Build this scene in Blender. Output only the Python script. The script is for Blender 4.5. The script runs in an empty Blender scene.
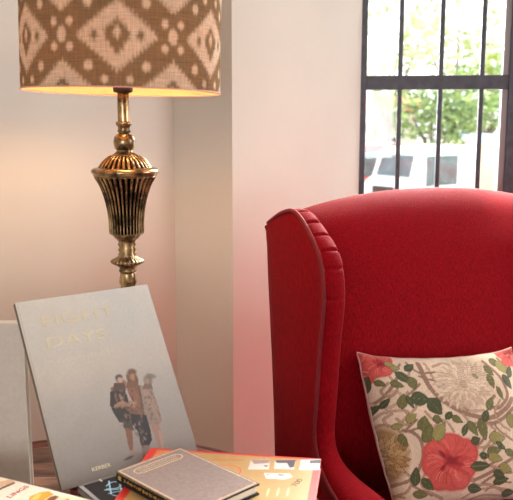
import bpy, bmesh, math, random
import numpy as np
from mathutils import Vector, Matrix
random.seed(7); rng=np.random.RandomState(5)
PI=math.pi; S=bpy.context.scene; COL=S.collection
# ------------------------------------------------------------------ camera geometry
F=800.0; H=1.25; PITCH=math.atan(133/800)
def ray(px,py):
    u=(px-256.5)/F; v=(250-py)/F
    return Vector((u,math.cos(PITCH)+v*math.sin(PITCH),-math.sin(PITCH)+v*math.cos(PITCH)))
def aty(px,py,y):
    d=ray(px,py); return d*(y/d.y)+Vector((0,0,H))
def atz(px,py,z):
    d=ray(px,py); return d*((z-H)/d.z)+Vector((0,0,H))
def lin(c):
    return tuple(((x/255)/12.92 if x/255<=.04045 else ((x/255+.055)/1.055)**2.4) for x in c)
# ------------------------------------------------------------------ materials
def newmat(name):
    m=bpy.data.materials.new(name); m.use_nodes=True; nt=m.node_tree
    return m,nt,nt.nodes['Principled BSDF']
def N(nt,t,**k):
    n=nt.nodes.new(t)
    for a,b in k.items(): setattr(n,a,b)
    return n
def mat(name,rgb,rough=.6,metal=0,var=.12,scale=12,bump=0,bscale=60,sheen=0,spec=None,detail=4,stretch=(1,1,1)):
    m,nt,b=newmat(name); c=lin(rgb)
    tc=N(nt,'ShaderNodeTexCoord'); mp=N(nt,'ShaderNodeMapping'); mp.inputs['Scale'].default_value=stretch
    nt.links.new(tc.outputs['Object'],mp.inputs[0])
    n=N(nt,'ShaderNodeTexNoise'); n.inputs['Scale'].default_value=scale; n.inputs['Detail'].default_value=detail
    nt.links.new(mp.outputs[0],n.inputs['Vector'])
    r=N(nt,'ShaderNodeValToRGB')
    r.color_ramp.elements[0].position=.3; r.color_ramp.elements[1].position=.7
    r.color_ramp.elements[0].color=(*[x*(1-var) for x in c],1); r.color_ramp.elements[1].color=(*[min(1,x*(1+var)) for x in c],1)
    nt.links.new(n.outputs['Fac'],r.inputs[0]); nt.links.new(r.outputs[0],b.inputs['Base Color'])
    b.inputs['Roughness'].default_value=rough; b.inputs['Metallic'].default_value=metal
    if sheen: b.inputs['Sheen Weight'].default_value=sheen
    if spec is not None: b.inputs['Specular IOR Level'].default_value=spec
    if bump:
        n2=N(nt,'ShaderNodeTexNoise'); n2.inputs['Scale'].default_value=bscale; n2.inputs['Detail'].default_value=3
        nt.links.new(mp.outputs[0],n2.inputs['Vector'])
        bp=N(nt,'ShaderNodeBump'); bp.inputs['Strength'].default_value=bump; bp.inputs['Distance'].default_value=.002
        nt.links.new(n2.outputs['Fac'],bp.inputs['Height']); nt.links.new(bp.outputs[0],b.inputs['Normal'])
    return m
def colmat(name,rough=.5,weave=0,wscale=900,sheen=0,spec=.4,metal=0,grain=.06):
    m,nt,b=newmat(name)
    a=N(nt,'ShaderNodeVertexColor'); a.layer_name='Col'
    tc=N(nt,'ShaderNodeTexCoord'); n=N(nt,'ShaderNodeTexNoise'); n.inputs['Scale'].default_value=180; n.inputs['Detail'].default_value=3
    nt.links.new(tc.outputs['Object'],n.inputs['Vector'])
    mr=N(nt,'ShaderNodeMapRange'); mr.inputs['To Min'].default_value=1-grain*2; mr.inputs['To Max'].default_value=1+grain*2
    nt.links.new(n.outputs['Fac'],mr.inputs['Value'])
    mx=N(nt,'ShaderNodeVectorMath',operation='SCALE'); nt.links.new(a.outputs['Color'],mx.inputs[0]); nt.links.new(mr.outputs[0],mx.inputs['Scale'])
    nt.links.new(mx.outputs[0],b.inputs['Base Color'])
    b.inputs['Roughness'].default_value=rough; b.inputs['Specular IOR Level'].default_value=spec; b.inputs['Metallic'].default_value=metal
    if sheen: b.inputs['Sheen Weight'].default_value=sheen
    if weave: add_weave(nt,b,wscale,weave)
    return m
def add_weave(nt,b,sc,st):
    tc=N(nt,'ShaderNodeTexCoord'); outs=[]
    for d in ('X','Y','Z'):
        w=N(nt,'ShaderNodeTexWave'); w.bands_direction=d; w.inputs['Scale'].default_value=sc/6.28; w.inputs['Distortion'].default_value=1.5
        nt.links.new(tc.outputs['Object'],w.inputs['Vector']); outs.append(w)
    n=N(nt,'ShaderNodeTexNoise'); n.inputs['Scale'].default_value=sc*.5; n.inputs['Detail'].default_value=2; nt.links.new(tc.outputs['Object'],n.inputs['Vector'])
    a=N(nt,'ShaderNodeMath',operation='ADD'); nt.links.new(outs[0].outputs['Fac'],a.inputs[0]); nt.links.new(outs[2].outputs['Fac'],a.inputs[1])
    a2=N(nt,'ShaderNodeMath',operation='ADD'); nt.links.new(a.outputs[0],a2.inputs[0]); nt.links.new(n.outputs['Fac'],a2.inputs[1])
    bp=N(nt,'ShaderNodeBump'); bp.inputs['Strength'].default_value=st; bp.inputs['Distance'].default_value=.0012
    nt.links.new(a2.outputs[0],bp.inputs['Height']); nt.links.new(bp.outputs[0],b.inputs['Normal'])

M={}
M['wall']=mat('wall_plaster',(211,205,195),.85,var=.03,scale=3,bump=.15,bscale=40)
M['ceiling']=mat('ceiling_plaster',(225,220,214),.9,var=.03)
M['floor']=mat('floor_tiles',(92,60,46),.4,var=.2,scale=4)
M['skirting']=mat('skirting_paint',(190,178,168),.5,var=.03)
M['iron']=mat('dark_iron',(64,66,76),.45,var=.3,scale=40,bump=.4,bscale=200)
M['grey_frame']=mat('grey_window_paint',(150,150,152),.5,var=.05)
# brass
def brass():
    m,nt,b=newmat('antique_brass')
    a=N(nt,'ShaderNodeVertexColor'); a.layer_name='Col'
    tc=N(nt,'ShaderNodeTexCoord'); n=N(nt,'ShaderNodeTexNoise'); n.inputs['Scale'].default_value=45; n.inputs['Detail'].default_value=5
    nt.links.new(tc.outputs['Object'],n.inputs['Vector'])
    r=N(nt,'ShaderNodeValToRGB'); r.color_ramp.elements[0].position=.35; r.color_ramp.elements[1].position=.65
    r.color_ramp.elements[0].color=(.07,.045,.025,1); r.color_ramp.elements[1].color=(.50,.34,.17,1)
    nt.links.new(n.outputs['Fac'],r.inputs[0])
    mx=N(nt,'ShaderNodeMix',data_type='RGBA',blend_type='MULTIPLY'); mx.inputs[0].default_value=1
    nt.links.new(r.outputs[0],mx.inputs[6]); nt.links.new(a.outputs['Color'],mx.inputs[7])
    nt.links.new(mx.outputs[2],b.inputs['Base Color']); b.inputs['Metallic'].default_value=.92
    mr=N(nt,'ShaderNodeMapRange'); mr.inputs['To Min'].default_value=.36; mr.inputs['To Max'].default_value=.17
    nt.links.new(n.outputs['Fac'],mr.inputs['Value']); nt.links.new(mr.outputs[0],b.inputs['Roughness'])
    return m
M['brass']=brass()
def shade_mat():
    m,nt,b=newmat('ikat_shade_linen'); nt.nodes.remove(b); out=nt.nodes['Material Output']
    a=N(nt,'ShaderNodeVertexColor'); a.layer_name='Col'
    tc=N(nt,'ShaderNodeTexCoord')
    mp=N(nt,'ShaderNodeMapping'); mp.inputs['Scale'].default_value=(1,1,.04); nt.links.new(tc.outputs['Object'],mp.inputs[0])
    n=N(nt,'ShaderNodeTexNoise'); n.inputs['Scale'].default_value=700; n.inputs['Detail'].default_value=2; nt.links.new(mp.outputs[0],n.inputs['Vector'])
    mp2=N(nt,'ShaderNodeMapping'); mp2.inputs['Scale'].default_value=(.05,.05,1); nt.links.new(tc.outputs['Object'],mp2.inputs[0])
    n2=N(nt,'ShaderNodeTexNoise'); n2.inputs['Scale'].default_value=600; n2.inputs['Detail'].default_value=2; nt.links.new(mp2.outputs[0],n2.inputs['Vector'])
    ad=N(nt,'ShaderNodeMath',operation='ADD'); nt.links.new(n.outputs['Fac'],ad.inputs[0]); nt.links.new(n2.outputs['Fac'],ad.inputs[1])
    mr=N(nt,'ShaderNodeMapRange'); mr.inputs['From Min'].default_value=.6; mr.inputs['From Max'].default_value=1.4; mr.inputs['To Min'].default_value=.62; mr.inputs['To Max'].default_value=1.3
    nt.links.new(ad.outputs[0],mr.inputs['Value'])
    sc=N(nt,'ShaderNodeVectorMath',operation='SCALE'); nt.links.new(a.outputs['Color'],sc.inputs[0]); nt.links.new(mr.outputs[0],sc.inputs['Scale'])
    d=N(nt,'ShaderNodeBsdfDiffuse'); t=N(nt,'ShaderNodeBsdfTranslucent')
    nt.links.new(sc.outputs[0],d.inputs['Color'])
    tm=N(nt,'ShaderNodeMix',data_type='RGBA',blend_type='MULTIPLY'); tm.inputs[0].default_value=1; tm.inputs[7].default_value=(1,.72,.44,1)
    nt.links.new(sc.outputs[0],tm.inputs[6]); nt.links.new(tm.outputs[2],t.inputs['Color'])
    bp=N(nt,'ShaderNodeBump'); bp.inputs['Strength'].default_value=.5; bp.inputs['Distance'].default_value=.001
    nt.links.new(ad.outputs[0],bp.inputs['Height']); nt.links.new(bp.outputs[0],d.inputs['Normal'])
    mx=N(nt,'ShaderNodeMixShader'); mx.inputs[0].default_value=.30
    nt.links.new(d.outputs[0],mx.inputs[1]); nt.links.new(t.outputs[0],mx.inputs[2]); nt.links.new(mx.outputs[0],out.inputs[0])
    return m
M['shade']=shade_mat()
def emit(name,c,s):
    m,nt,b=newmat(name); b.inputs['Emission Color'].default_value=(*c,1); b.inputs['Emission Strength'].default_value=s; return m
def liningmat():
    m,nt,b=newmat('cream_lining_card'); nt.nodes.remove(b); out=nt.nodes['Material Output']
    d=N(nt,'ShaderNodeBsdfDiffuse'); t=N(nt,'ShaderNodeBsdfTranslucent'); d.inputs['Color'].default_value=(.72,.50,.32,1); t.inputs['Color'].default_value=(.95,.80,.6,1)
    mx=N(nt,'ShaderNodeMixShader'); mx.inputs[0].default_value=.5
    nt.links.new(d.outputs[0],mx.inputs[1]); nt.links.new(t.outputs[0],mx.inputs[2]); nt.links.new(mx.outputs[0],out.inputs[0]); return m
M['lining']=liningmat()
M['bulb']=emit('warm_bulb_glass',(1,.55,.23),120)
M['white_metal']=mat('white_enamel',(225,222,215),.4,var=.02)
def red_fabric():
    m,nt,b=newmat('red_upholstery'); tc=N(nt,'ShaderNodeTexCoord')
    mp=N(nt,'ShaderNodeMapping'); mp.inputs['Scale'].default_value=(1,1,.14); nt.links.new(tc.outputs['Object'],mp.inputs[0])
    n=N(nt,'ShaderNodeTexNoise'); n.inputs['Scale'].default_value=520; n.inputs['Detail'].default_value=2; nt.links.new(mp.outputs[0],n.inputs['Vector'])
    r=N(nt,'ShaderNodeValToRGB'); r.color_ramp.elements[0].position=.35; r.color_ramp.elements[1].position=.68
    r.color_ramp.elements[0].color=(.15,.001,.004,1); r.color_ramp.elements[1].color=(.27,.002,.007,1)
    nt.links.new(n.outputs['Fac'],r.inputs[0]); nt.links.new(r.outputs[0],b.inputs['Base Color'])
    b.inputs['Roughness'].default_value=.75; b.inputs['Sheen Weight'].default_value=.045; b.inputs['Sheen Roughness'].default_value=.4
    b.inputs['Sheen Tint'].default_value=(1,.45,.5,1); b.inputs['Specular IOR Level'].default_value=.06
    n3=N(nt,'ShaderNodeTexNoise'); n3.inputs['Scale'].default_value=520; n3.inputs['Detail'].default_value=2; nt.links.new(tc.outputs['Object'],n3.inputs['Vector'])
    bp=N(nt,'ShaderNodeBump'); bp.inputs['Strength'].default_value=.6; bp.inputs['Distance'].default_value=.0022; nt.links.new(n3.outputs['Fac'],bp.inputs['Height']); nt.links.new(bp.outputs[0],b.inputs['Normal']); return m
M['red']=red_fabric()
M['red_cord']=mat('dark_red_cord',(112,8,22),.8,var=.2,scale=200)
M['dark_wood']=mat('dark_turned_wood',(58,30,18),.35,var=.3,scale=20,stretch=(1,1,.2))
def planks():
    m,nt,b=newmat('rustic_table_planks'); tc=N(nt,'ShaderNodeTexCoord')
    br=N(nt,'ShaderNodeTexBrick'); br.offset=.37; br.inputs['Scale'].default_value=1; br.inputs['Brick Width'].default_value=.9; br.inputs['Row Height'].default_value=.062
    br.inputs['Mortar Size'].default_value=.0018; br.inputs['Color1'].default_value=(*lin((128,96,80)),1); br.inputs['Color2'].default_value=(*lin((104,72,58)),1); br.inputs['Mortar'].default_value=(.02,.01,.008,1)
    nt.links.new(tc.outputs['Object'],br.inputs['Vector'])
    mp=N(nt,'ShaderNodeMapping'); mp.inputs['Scale'].default_value=(.25,1,1); nt.links.new(tc.outputs['Object'],mp.inputs[0])
    n=N(nt,'ShaderNodeTexNoise'); n.inputs['Scale'].default_value=60; n.inputs['Detail'].default_value=6; nt.links.new(mp.outputs[0],n.inputs['Vector'])
    r=N(nt,'ShaderNodeValToRGB'); r.color_ramp.elements[0].color=(.3,.25,.22,1); r.color_ramp.elements[1].color=(1.5,1.4,1.3,1); r.color_ramp.elements[0].position=.35; r.color_ramp.elements[1].position=.65
    nt.links.new(n.outputs['Fac'],r.inputs[0])
    mx=N(nt,'ShaderNodeMix',data_type='RGBA',blend_type='MULTIPLY'); mx.inputs[0].default_value=1
    nt.links.new(br.outputs['Color'],mx.inputs[6]); nt.links.new(r.outputs[0],mx.inputs[7]); nt.links.new(mx.outputs[2],b.inputs['Base Color'])
    b.inputs['Roughness'].default_value=.55
    bp=N(nt,'ShaderNodeBump'); bp.inputs['Strength'].default_value=.5; bp.inputs['Distance'].default_value=.002; nt.links.new(n.outputs['Fac'],bp.inputs['Height']); nt.links.new(bp.outputs[0],b.inputs['Normal'])
    return m
M['planks']=planks()
M['rim_wood']=mat('red_brown_rim_wood',(88,38,28),.4,var=.35,scale=30)
M['print']=colmat('printed_cover',.38,spec=.45,grain=.03)
M['print_gloss']=colmat('glossy_printed_cover',.22,spec=.5,grain=.03)
M['cloth_cover']=colmat('cloth_printed_cover',.7,spec=.3,grain=.15)
M['paper']=mat('page_edges',(226,216,200),.8,var=.08,scale=250,stretch=(.05,.05,1))
M['gold']=mat('gold_foil',(214,180,96),.35,metal=.7,var=.1)
M['faint_gold']=mat('faint_gold_print',(186,178,150),.6,metal=.0,var=.08,scale=60)
M['pale_gold']=mat('pale_gold_print',(226,214,176),.5,metal=.0,var=.05)
M['pale_blue']=mat('pale_blue_print',(140,180,205),.5,var=.1)
M['red_ink']=mat('red_ink',(176,60,50),.6)
M['grey_ink']=mat('brown_ink',(120,92,50),.6)
M['pillow']=colmat('floral_linen',.85,weave=.5,wscale=1400,spec=.2,sheen=.15,grain=.1)
M['cord']=mat('pale_pink_cord',(196,150,138),.8,var=.15,scale=300)
def glassmat():
    m,nt,b=newmat('window_glass'); nt.nodes.remove(b); out=nt.nodes['Material Output']
    t=N(nt,'ShaderNodeBsdfTransparent'); g=N(nt,'ShaderNodeBsdfGlossy'); g.inputs['Roughness'].default_value=.03
    mx=N(nt,'ShaderNodeMixShader'); mx.inputs[0].default_value=.05
    nt.links.new(t.outputs[0],mx.inputs[1]); nt.links.new(g.outputs[0],mx.inputs[2]); nt.links.new(mx.outputs[0],out.inputs[0]); return m
M['glass']=glassmat()
# ------------------------------------------------------------------ objects
def tag(o,label=None,cat=None,group=None,kind=None):
    if label: o['label']=label
    if cat: o['category']=cat
    if group: o['group']=group
    if kind: o['kind']=kind
    return o
def thing(name,label,cat,loc=(0,0,0),rot=0,group=None,mtx=None):
    o=bpy.data.objects.new(name,None); COL.objects.link(o); o.empty_display_size=.05
    if mtx is not None: o.matrix_world=mtx
    else: o.location=loc; o.rotation_euler=(0,0,rot)
    return tag(o,label,cat,group)
def mesh(name,verts,faces,m,parent=None,smooth=False,cols=None,loc=None,rot=0,fix=True):
    me=bpy.data.meshes.new(name); me.from_pydata([tuple(v) for v in verts],[],[tuple(f) for f in faces]); me.update()
    if fix:
        bm=bmesh.new(); bm.from_mesh(me); bmesh.ops.recalc_face_normals(bm,faces=bm.faces); bm.to_mesh(me); bm.free()
    if cols is not None:
        a=me.color_attributes.new('Col','FLOAT_COLOR','POINT')
        c=np.ones((len(verts),4),np.float32); c[:,:3]=np.asarray(cols,np.float32); a.data.foreach_set('color',c.ravel())
    if smooth: me.polygons.foreach_set('use_smooth',[True]*len(me.polygons))
    me.materials.append(m); o=bpy.data.objects.new(name,me); COL.objects.link(o)
    if parent: o.parent=parent
    if loc is not None: o.location=loc
    if rot: o.rotation_euler=(0,0,rot)
    return o
def bmobj(name,bm,m,parent=None,smooth=False,loc=None,rot=0):
    me=bpy.data.meshes.new(name); bmesh.ops.recalc_face_normals(bm,faces=bm.faces); bm.to_mesh(me); bm.free()
    if smooth: me.polygons.foreach_set('use_smooth',[True]*len(me.polygons))
    me.materials.append(m); o=bpy.data.objects.new(name,me); COL.objects.link(o)
    if parent: o.parent=parent
    if loc is not None: o.location=loc
    if rot: o.rotation_euler=(0,0,rot)
    return o
def abox(bm,x0,x1,y0,y1,z0,z1,bev=0,seg=2):
    r=bmesh.ops.create_cube(bm,size=1); vs=r['verts']
    for v in vs: v.co=Vector(((x0+x1)/2+v.co.x*(x1-x0),(y0+y1)/2+v.co.y*(y1-y0),(z0+z1)/2+v.co.z*(z1-z0)))
    if bev:
        es=list({e for v in vs for e in v.link_edges}); bmesh.ops.bevel(bm,geom=es,offset=bev,segments=seg,profile=.5,affect='EDGES')
def box(name,x0,x1,y0,y1,z0,z1,m,parent=None,bev=0,seg=2,smooth=False):
    bm=bmesh.new(); abox(bm,x0,x1,y0,y1,z0,z1,bev,seg); return bmobj(name,bm,m,parent,smooth)
def grid_faces(nr,nc,wrap=False):
    f=[]
    for i in range(nr-1):
        for j in range(nc if wrap else nc-1):
            k=(j+1)%nc; f.append((i*nc+j,i*nc+k,(i+1)*nc+k,(i+1)*nc+j))
    return f
def tube_v(pts,r,ns=8,closed=False):
    pts=[Vector(p) for p in pts]; n=len(pts); V=[];Fc=[]
    up=None
    for i,p in enumerate(pts):
        a=pts[(i-1)%n] if (closed or i>0) else p; b=pts[(i+1)%n] if (closed or i<n-1) else p
        t=(b-a).normalized()
        if up is None:
            up=t.orthogonal().normalized()
        else:
            up=(up-t*up.dot(t)).normalized()
        s=t.cross(up)
        rr=r(i/(n-1)) if callable(r) else r
        for k in range(ns):
            V.append(p+(up*math.cos(2*PI*k/ns)+s*math.sin(2*PI*k/ns))*rr)
    for i in range(n if closed else n-1):
        for k in range(ns):
            j=(i+1)%n; Fc.append((i*ns+k,i*ns+(k+1)%ns,j*ns+(k+1)%ns,j*ns+k))
    if not closed: Fc.append(tuple(range(ns))[::-1]); Fc.append(tuple((n-1)*ns+k for k in range(ns)))
    return V,Fc
def tube(name,pts,r,m,parent=None,ns=8,closed=False):
    V,Fc=tube_v(pts,r,ns,closed); return mesh(name,V,Fc,m,parent,True)
def cr(pts,n):  # catmull rom resample
    P=np.array(pts,float); P=np.vstack([2*P[0]-P[1],P,2*P[-1]-P[-2]]); k=len(P)-3; out=[]
    for i in range(n):
        t=i/(n-1)*k; s=min(int(t),k-1); u=t-s; a,b,c,d=P[s:s+4]
        out.append(.5*((2*b)+(-a+c)*u+(2*a-5*b+4*c-d)*u*u+(-a+3*b-3*c+d)*u**3))
    return np.array(out)
def lathe(name,prof,m,parent=None,seg=96,mod=None,col=None,smooth=True):
    V=[];C=[]
    for i,(r,z) in enumerate(prof):
        for k in range(seg):
            a=2*PI*k/seg; rr=r; c=1
            if mod:
                rr,c=mod(r,z,a)
            V.append((rr*math.cos(a),rr*math.sin(a),z)); C.append((c,c,c))
    Fc=grid_faces(len(prof),seg,True); Fc.append(tuple(range(seg))[::-1]); Fc.append(tuple((len(prof)-1)*seg+k for k in range(seg)))
    return mesh(name,V,Fc,m,parent,smooth,C)
# ------------------------------------------------------------------ painting helper (colours of printed things)
class Canvas:
    def __init__(s,w,h,c): s.w,s.h=w,h; s.a=np.zeros((h,w,3))+np.array(lin(c)); s.Y,s.X=np.mgrid[0:h,0:w]+.5
    def mix(s,mask,c,al,x0,y0,x1,y1): 
        m=(mask*al)[...,None]; s.a[y0:y1,x0:x1]=s.a[y0:y1,x0:x1]*(1-m)+np.array(lin(c))*m
    def win(s,x0,y0,x1,y1):
        x0=int(max(0,x0));y0=int(max(0,y0));x1=int(min(s.w,x1+1));y1=int(min(s.h,y1+1)); return x0,y0,x1,y1
    def ell(s,cx,cy,rx,ry,ang,c,al=1,soft=.12):
        R=max(rx,ry)*1.3+1; x0,y0,x1,y1=s.win(cx-R,cy-R,cx+R,cy+R)
        if x1<=x0 or y1<=y0: return
        X=s.X[y0:y1,x0:x1]-cx;Y=s.Y[y0:y1,x0:x1]-cy; a=math.radians(ang)
        u=(X*math.cos(a)+Y*math.sin(a))/rx; v=(-X*math.sin(a)+Y*math.cos(a))/ry; d=np.sqrt(u*u+v*v)
        s.mix(np.clip((1+soft-d)/(2*soft),0,1),c,al,x0,y0,x1,y1)
    def leaf(s,cx,cy,L,W,ang,c,al=1,edge=None,vein=None):
        a=math.radians(ang)
        if edge: s.leaf(cx,cy,L+2.4,W+1.6,ang,edge,al)
        R=L+1; x0,y0,x1,y1=s.win(cx-R,cy-R,cx+R,cy+R)
        if x1<=x0 or y1<=y0: return
        X=s.X[y0:y1,x0:x1]-cx;Y=s.Y[y0:y1,x0:x1]-cy
        u=(X*math.cos(a)+Y*math.sin(a))/L; v=(-X*math.sin(a)+Y*math.cos(a))
        w=W*np.clip(1-u*u,0,1)**.8*(1-.35*u)
        s.mix(np.clip((w-np.abs(v))+.5,0,1)*(np.abs(u)<1),c,al,x0,y0,x1,y1)
        if vein: s.stroke([(cx-L*math.cos(a)*.8,cy-L*math.sin(a)*.8),(cx+L*math.cos(a)*.8,cy+L*math.sin(a)*.8)],.8,vein,.8)
    def poly(s,pts,c,al=1):
        P=np.array(pts,float); x0,y0,x1,y1=s.win(P[:,0].min()-1,P[:,1].min()-1,P[:,0].max()+1,P[:,1].max()+1)
        if x1<=x0 or y1<=y0: return
        X=s.X[y0:y1,x0:x1];Y=s.Y[y0:y1,x0:x1]; ins=np.zeros(X.shape,bool); n=len(P)
        for i in range(n):
            (xa,ya),(xb,yb)=P[i],P[(i+1)%n]
            if ya==yb: continue
            c1=((ya>Y)!=(yb>Y))&(X<(xb-xa)*(Y-ya)/(yb-ya)+xa); ins^=c1
        s.mix(ins.astype(float),c,al,x0,y0,x1,y1)
    def stroke(s,pts,w,c,al=1,smooth=True,taper=False):
        P=cr(pts,max(8,len(pts)*8)) if smooth and len(pts)>2 else np.array(pts,float)
        x0,y0,x1,y1=s.win(P[:,0].min()-w-1,P[:,1].min()-w-1,P[:,0].max()+w+1,P[:,1].max()+w+1)
        if x1<=x0 or y1<=y0: return
        X=s.X[y0:y1,x0:x1];Y=s.Y[y0:y1,x0:x1]; best=np.full(X.shape,1e9)
        for i in range(len(P)-1):
            ax,ay=P[i];bx,by=P[i+1];dx,dy=bx-ax,by-ay;L=dx*dx+dy*dy+1e-9
            t=np.clip(((X-ax)*dx+(Y-ay)*dy)/L,0,1); d=np.hypot(X-ax-t*dx,Y-ay-t*dy)
            k=w*(1-.8*i/len(P)) if taper else w
            best=np.minimum(best,d-k/2)
        s.mix(np.clip(.5-best,0,1),c,al,x0,y0,x1,y1)
    def noise(s,amt,sc=6,seed=1):
        r=np.random.RandomState(seed); g=r.rand(s.h//sc+3,s.w//sc+3)
        yy=s.Y/sc; xx=s.X/sc; yi=yy.astype(int); xi=xx.astype(int); fy=yy-yi; fx=xx-xi
        v=g[yi,xi]*(1-fy)*(1-fx)+g[yi+1,xi]*fy*(1-fx)+g[yi,xi+1]*(1-fy)*fx+g[yi+1,xi+1]*fy*fx
        s.a*=(1+amt*(v-.5)*2)[...,None]
    def sample(s,u,v): # u right 0..1, v down 0..1
        x=np.clip((np.asarray(u)*s.w).astype(int),0,s.w-1); y=np.clip((np.asarray(v)*s.h).astype(int),0,s.h-1); return s.a[y,x]
def text(name,body,size,m,parent,mtx,wid=None,extr=.0002,shear=0):
    cu=bpy.data.curves.new(name,'FONT'); cu.body=body; cu.size=size; cu.extrude=extr; cu.align_x='LEFT'; cu.shear=shear
    o=bpy.data.objects.new(name,cu); COL.objects.link(o); bpy.context.view_layer.update()
    me=bpy.data.meshes.new_from_object(o.evaluated_get(bpy.context.evaluated_depsgraph_get())); bpy.data.objects.remove(o)
    if wid:
        xs=[v.co.x for v in me.vertices]; k=wid/(max(xs)-min(xs))
        for v in me.vertices: v.co.x*=k
    me.materials.clear(); me.materials.append(m); r=bpy.data.objects.new(name,me); COL.objects.link(r); r.parent=parent; r.matrix_local=mtx
    return r
# ================================================================== ROOM SHELL
def wall_seg(name,A,B,z0=0,z1=2.9,t=.12,m=None,outsign=1):
    A=Vector((*A,0));B=Vector((*B,0)); d=(B-A).normalized(); n=Vector((-d.y,d.x,0))*outsign
    V=[];
    for z in (z0,z1):
        for p in (A,B,B+n*t,A+n*t): V.append((p.x,p.y,z))
    o=mesh(name,V,[(0,1,2,3),(4,5,6,7),(0,1,5,4),(1,2,6,5),(2,3,7,6),(3,0,4,7)],m or M['wall']); tag(o,kind='structure'); return o
A=(-.216,2.10); B=(-.061,2.03); Wx=aty(360,120,2.55).x; D=(Wx,2.55)
L0=(-2.3,A[1]-(2.3+A[0])); wd=Vector((math.cos(math.radians(-8)),math.sin(math.radians(-8)),0)); wn=Vector((-wd.y,wd.x,0))
def wp(s,o=0): p=Vector((D[0],D[1],0))+wd*s+wn*o; return (p.x,p.y)
WW=1.45; E_=wp(WW); R0=wp(2.5)
wall_seg('wall_left',L0,A); wall_seg('wall_back',A,B); wall_seg('wall_reveal',B,D,t=.10)
wall_seg('wall_window_sill',D,E_,0,.50); wall_seg('wall_window_head',D,E_,2.25,2.9); wall_seg('wall_window_right',E_,R0)
RX=R0[0]
# right wall with an added window opening y from 0.1 to 1.5
RW=(.75,1.75,.8,2.35)
wall_seg('wall_right_far',(RX,R0[1]),(RX,RW[1])); wall_seg('wall_right_near',(RX,RW[0]),(RX,-2.6))
wall_seg('wall_right_sill',(RX,RW[1]),(RX,RW[0]),0,RW[2]); wall_seg('wall_right_head',(RX,RW[1]),(RX,RW[0]),RW[3],2.9)
FW=(-1.7,-.1,.8,2.2)  # opening for the added window behind the camera
wall_seg('wall_front_right',(RX,-2.6),(FW[1],-2.6)); wall_seg('wall_front_left',(FW[0],-2.6),(-2.3,-2.6)); wall_seg('wall_front_sill',(FW[1],-2.6),(FW[0],-2.6),0,FW[2]); wall_seg('wall_front_head',(FW[1],-2.6),(FW[0],-2.6),FW[3],2.9)
w3=thing('added_window_front',None,None); w3['kind']='structure'; w3.location=(0,-2.6,0)  # unseen window, added to bring in frontal fill
bm=bmesh.new()
for a_ in ((FW[0],FW[0]+.05,FW[2],FW[3]),(FW[1]-.05,FW[1],FW[2],FW[3]),(-.92,-.88,FW[2],FW[3])): abox(bm,a_[0],a_[1],-.08,-.03,a_[2],a_[3],.002,1)
for a_ in ((FW[2],FW[2]+.05),(FW[3]-.05,FW[3])): abox(bm,FW[0],FW[1],-.08,-.03,a_[0],a_[1],.002,1)
bmobj('window_frame',bm,M['white_metal'],w3)
wall_seg('wall_left_near',(-2.3,-2.6),L0)
foot=[L0,A,B,D,R0,(RX,-2.6),(-2.3,-2.6)]
def slab(name,z0,z1,m):
    n=len(foot); V=[(x,y,z0) for x,y in foot]+[(x,y,z1) for x,y in foot]
    return tag(mesh(name,V,[tuple(range(n)),tuple(range(n,2*n))]+[(i,(i+1)%n,n+(i+1)%n,n+i) for i in range(n)],m),kind='structure')
slab('floor',-.1,0,M['floor']); slab('ceiling',2.9,3.0,M['ceiling'])
def skirt(name,P,Q):
    P=Vector((*P,0));Q=Vector((*Q,0)); d=(Q-P).normalized(); n=Vector((d.y,-d.x,0)); V=[]
    for z in (0,.1):
        for p in (P,Q,Q+n*.012,P+n*.012): V.append((p.x,p.y,z))
    tag(mesh(name,V,[(0,1,2,3),(4,5,6,7),(0,1,5,4),(1,2,6,5),(2,3,7,6),(3,0,4,7)],M['skirting']),kind='structure')
skirt('baseboard_left',L0,A); skirt('baseboard_back',A,B); skirt('baseboard_window',D,R0)
# ---- barred window
wt=thing('window_1',None,None); wt['kind']='structure'; wt.location=(D[0],D[1],0); wt.rotation_euler=(0,0,math.radians(-8))
zb=.50; zt=2.25; zm=aty(440,82.5,2.53).z
def wbox(name,s0,s1,o0,o1,z0,z1,m,bev=.001): return box(name,s0,s1,o0,o1,z0,z1,m,wt,bev,1)
bmf=bmesh.new(); abox(bmf,.0,.018,.0,.05,zb,zt,.001,1); abox(bmf,WW-.018,WW,.0,.05,zb,zt,.001,1); abox(bmf,.018,WW-.018,.0,.05,zb,zb+.03,.001,1); abox(bmf,.018,WW-.018,.0,.05,zt-.03,zt,.001,1)
bmobj('window_frame',bmf,M['iron'],wt)
def s_at(px):
    d=ray(px,120); # intersect with vertical plane through D along wd
    o=Vector((0,0,H)); n=Vector((wn.x,wn.y,0)); t=(Vector((D[0],D[1],H))-o).dot(n)/d.dot(n); p=o+d*t; return (Vector((p.x,p.y,0))-Vector((D[0],D[1],0))).dot(wd)
wbox('transom_bar',.018,WW-.018,.0,.03,zm-.0215,zm+.0215,M['iron'])
sp=s_at(439.5)-s_at(399); s=s_at(399); ms=s_at(507)
xs=[]
while s<WW-.05:
    if not(ms-.03<s<ms+.07): xs.append(s)
    s+=sp
for q in xs:
    bm=bmesh.new(); abox(bm,q-.0072,q+.0072,.006,.024,zb+.03,zt-.03,.003,2); bmobj('window_bar',bm,M['iron'],wt)
wbox('mullion',ms,ms+.045,-.004,.04,zb+.03,zt-.03,M['iron'])
wbox('casement_stile',ms-.018,ms,.008,.04,zb+.03,zt-.03,M['grey_frame'])
wbox('casement_stile',ms+.045,ms+.065,.008,.04,zb+.03,zt-.03,M['grey_frame'])
wbox('glass_pane',.018,WW-.018,.060,.064,zb,zt,M['glass'],0)
wbox('window_sill',.0,WW,-.02,.12,zb-.02,zb,M['skirting'],.003)
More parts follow.
